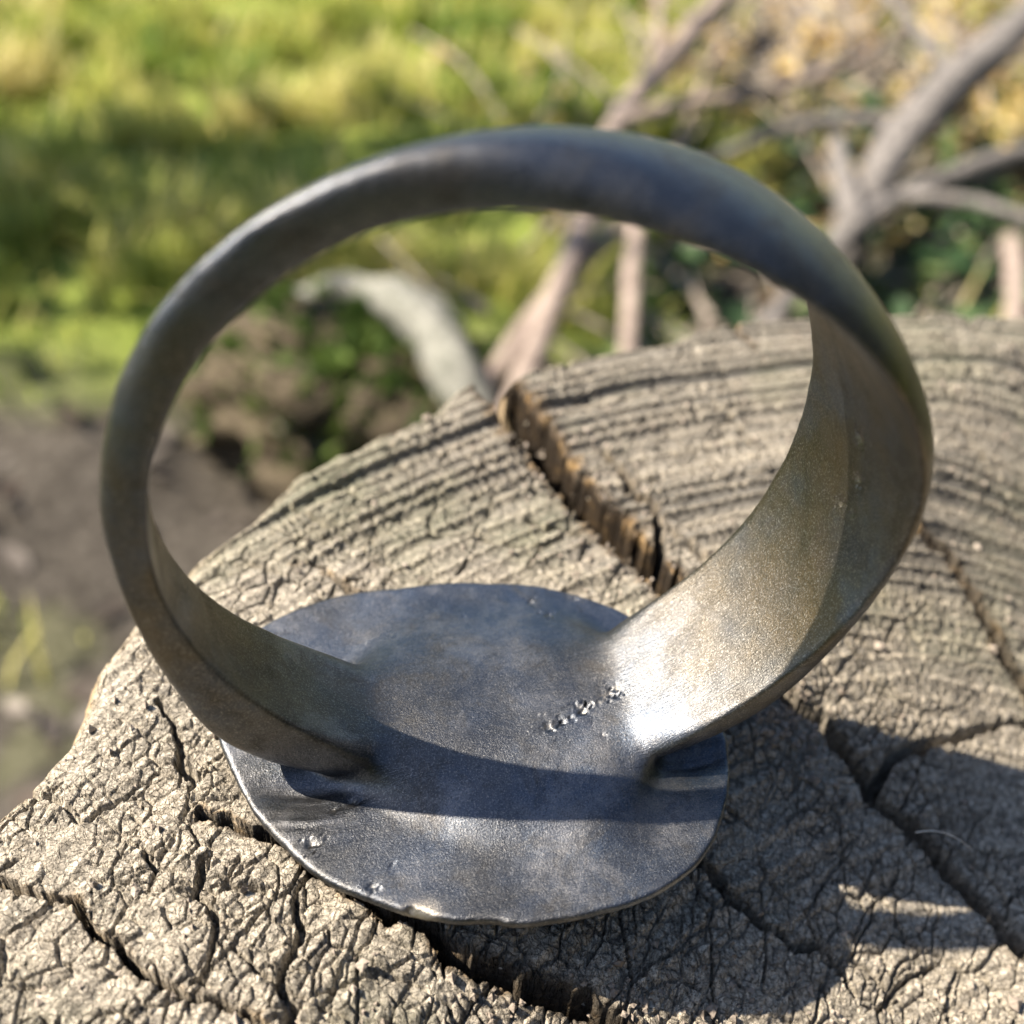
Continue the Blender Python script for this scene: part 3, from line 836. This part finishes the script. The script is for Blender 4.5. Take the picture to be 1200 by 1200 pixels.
# ------------------------------------------------------------------ crumbs on the stump and one stray fibre
r = np.random.default_rng(64); m = 1500
gx_ = np.concatenate([r.uniform(-1.5, 3.2, 700), r.normal(1.15, .10, 420), r.normal(.2, .5, 200), r.normal(.66, .16, 180)])
gy_ = np.concatenate([r.uniform(-1.0, 2.2, 700), r.normal(.12, .14, 420), r.normal(-.83, .10, 200), r.normal(1.1, .4, 180)])
aa_ = np.arctan2(gx_-PITH[0], gy_-PITH[1]); rr2 = np.hypot(gx_-PITH[0], gy_-PITH[1])
ia = np.clip(np.searchsorted(A, aa_), 1, NA-1); ed_ = Redge[ia]
ir = np.clip(np.searchsorted(Rn, rr2/ed_), 0, len(Rn)-1)
ok = (rr2 < ed_*.985) & (np.hypot((gx_+.08)/.9, gy_/.75) > .98)
gx_, gy_, gz_ = gx_[ok], gy_[ok], Ztop[ir, ia][ok]
ok = gz_ > -.75; gx_, gy_, gz_ = gx_[ok], gy_[ok], gz_[ok]
m = len(gx_)
oct_ = np.array([(1, 0, 0), (-1, 0, 0), (0, 1, 0), (0, -1, 0), (0, 0, 1), (0, 0, -1)], float)
of_ = np.array([(0, 2, 4), (2, 1, 4), (1, 3, 4), (3, 0, 4), (2, 0, 5), (1, 2, 5), (3, 1, 5), (0, 3, 5)])
sz = r.lognormal(-4.75, .45, m)[:, None, None]
cv = oct_[None]*sz*r.uniform(.5, 1.5, (m, 6, 1))+r.normal(0, .12, (m, 6, 3))*sz+np.stack([gx_, gy_, gz_+sz[:, 0, 0]*.5], -1)[:, None]
cf = (np.arange(m)*6)[:, None, None]+of_[None]
tag(mesh_obj('wood_crumbs', cv.reshape(-1, 3), cf.reshape(-1, 3), DRYB, smooth=False), 'crumbs of wood and grit lying on the cracked log end', kind='stuff')
fp = [(1.49, -.42, -.36), (1.56, -.44, -.33), (1.63, -.48, -.34), (1.70, -.51, -.40)]
V, F = tube_arrays(fp, .0018, .0010, 5, seg=6, sub=6)
FIB = NT('pale_fibre').out((.7, .68, .62), .5)
tag(mesh_obj('plant_fibre', V, F, FIB), 'thin white fibre lying across the dark split to the right of the ring', 'fibre')

# ------------------------------------------------------------------ leafy shrub to the left that shades the middle of the lawn
sh = tag(empty('shrub', (-50, 74, -30)), 'leafy shrub left of the picture shading the middle of the lawn', 'shrub')
r = np.random.default_rng(91); STV = []; STF = []; o_ = 0; LV = []
for k in range(16):
    a = r.uniform(0, 6.28); e = r.uniform(.25, 1.0)
    tip = np.array([math.cos(a)*32*e, math.sin(a)*15*e, r.uniform(48, 88)])
    mid = tip*.5+np.array([r.normal(0, 2), r.normal(0, 2), 4])
    V, F = tube_arrays([(0, 0, 0), tuple(mid*.5), tuple(mid), tuple(tip)], 1.3, .3, 500+k, seg=7, sub=4)
    mesh_obj('stem', V, F, GREYB, sh)
    m = 62
    c = tip[None]*r.uniform(.6, 1.06, (m, 1))+r.normal(0, 4.6, (m, 3))
    LV.append(c)
c = np.vstack(LV); m = len(c)
u = r.normal(0, 1, (m, 3)); u /= np.linalg.norm(u, axis=1)[:, None]
v = np.cross(u, r.normal(0, 1, (m, 3))); v /= np.linalg.norm(v, axis=1)[:, None]
l = r.uniform(2.2, 4.2, (m, 1))
lv = np.stack([c-u*l*.5, c-v*l*.28, c+u*l*.5, c+v*l*.28], 1).reshape(-1, 3)
fo = mesh_obj('foliage', lv, np.arange(m*4).reshape(-1, 4), GREENLEAF, sh, attrs={'tone': np.repeat(r.uniform(0, 1, m), 4)})
fo['kind'] = 'stuff'

# ------------------------------------------------------------------ unseen hedges, added so that the ring mirrors something dark
HEDGELEAF = leafy_material('unseen_hedge_leaf', [(.0, (.006, .010, .006)), (1, (.022, .034, .016))], trans=.1)
def make_unseen_hedge(loc, turn, length, height, label, seed):
    unseen_hedge = tag(empty('unseen_hedge', loc), label, 'unseen_hedge', 'hedges added for the ring reflections')
    unseen_hedge.rotation_euler = (0, 0, turn)
    r = np.random.default_rng(seed)
    m = int(length*22)
    c = np.stack([r.uniform(-length/2, length/2, m), r.normal(0, 34, m), 0*r.uniform(0, 1, m)], -1)
    top = height+90*fbm2(c[:, 0]/70, c[:, 0]*0+seed, 601, 3)
    c[:, 2] = top*r.uniform(0, 1, m)**.8
    u = r.normal(0, 1, (m, 3)); u /= np.linalg.norm(u, axis=1)[:, None]
    v = np.cross(u, r.normal(0, 1, (m, 3))); v /= np.linalg.norm(v, axis=1)[:, None]
    l = r.uniform(14, 26, (m, 1))
    lv = np.stack([c-u*l*.5, c-v*l*.4, c+u*l*.5, c+v*l*.4], 1).reshape(-1, 3)
    fo = mesh_obj('foliage', lv, np.arange(m*4).reshape(-1, 4), HEDGELEAF, unseen_hedge, attrs={'tone': np.repeat(r.uniform(0, 1, m), 4)})
    fo['kind'] = 'stuff'
    for k in range(int(length/70)):
        x0 = -length/2+35+k*70+r.uniform(-15, 15)
        V, F = tube_arrays([(x0, 0, 0), (x0+r.normal(0, 6), 4, 70), (x0+r.normal(0, 18), 0, 150)], 5, 2, seed+k, seg=7, sub=4)
        mesh_obj('stem', V, F, GREYB, unseen_hedge)
make_unseen_hedge((20, -330, -30), 0, 800, 330, 'dark green hedge behind the viewer, added to darken ring reflections', 93)
make_unseen_hedge((400, -60, -30), math.radians(90), 520, 340, 'dark green hedge to the right, out of view, added to darken ring reflections', 97)
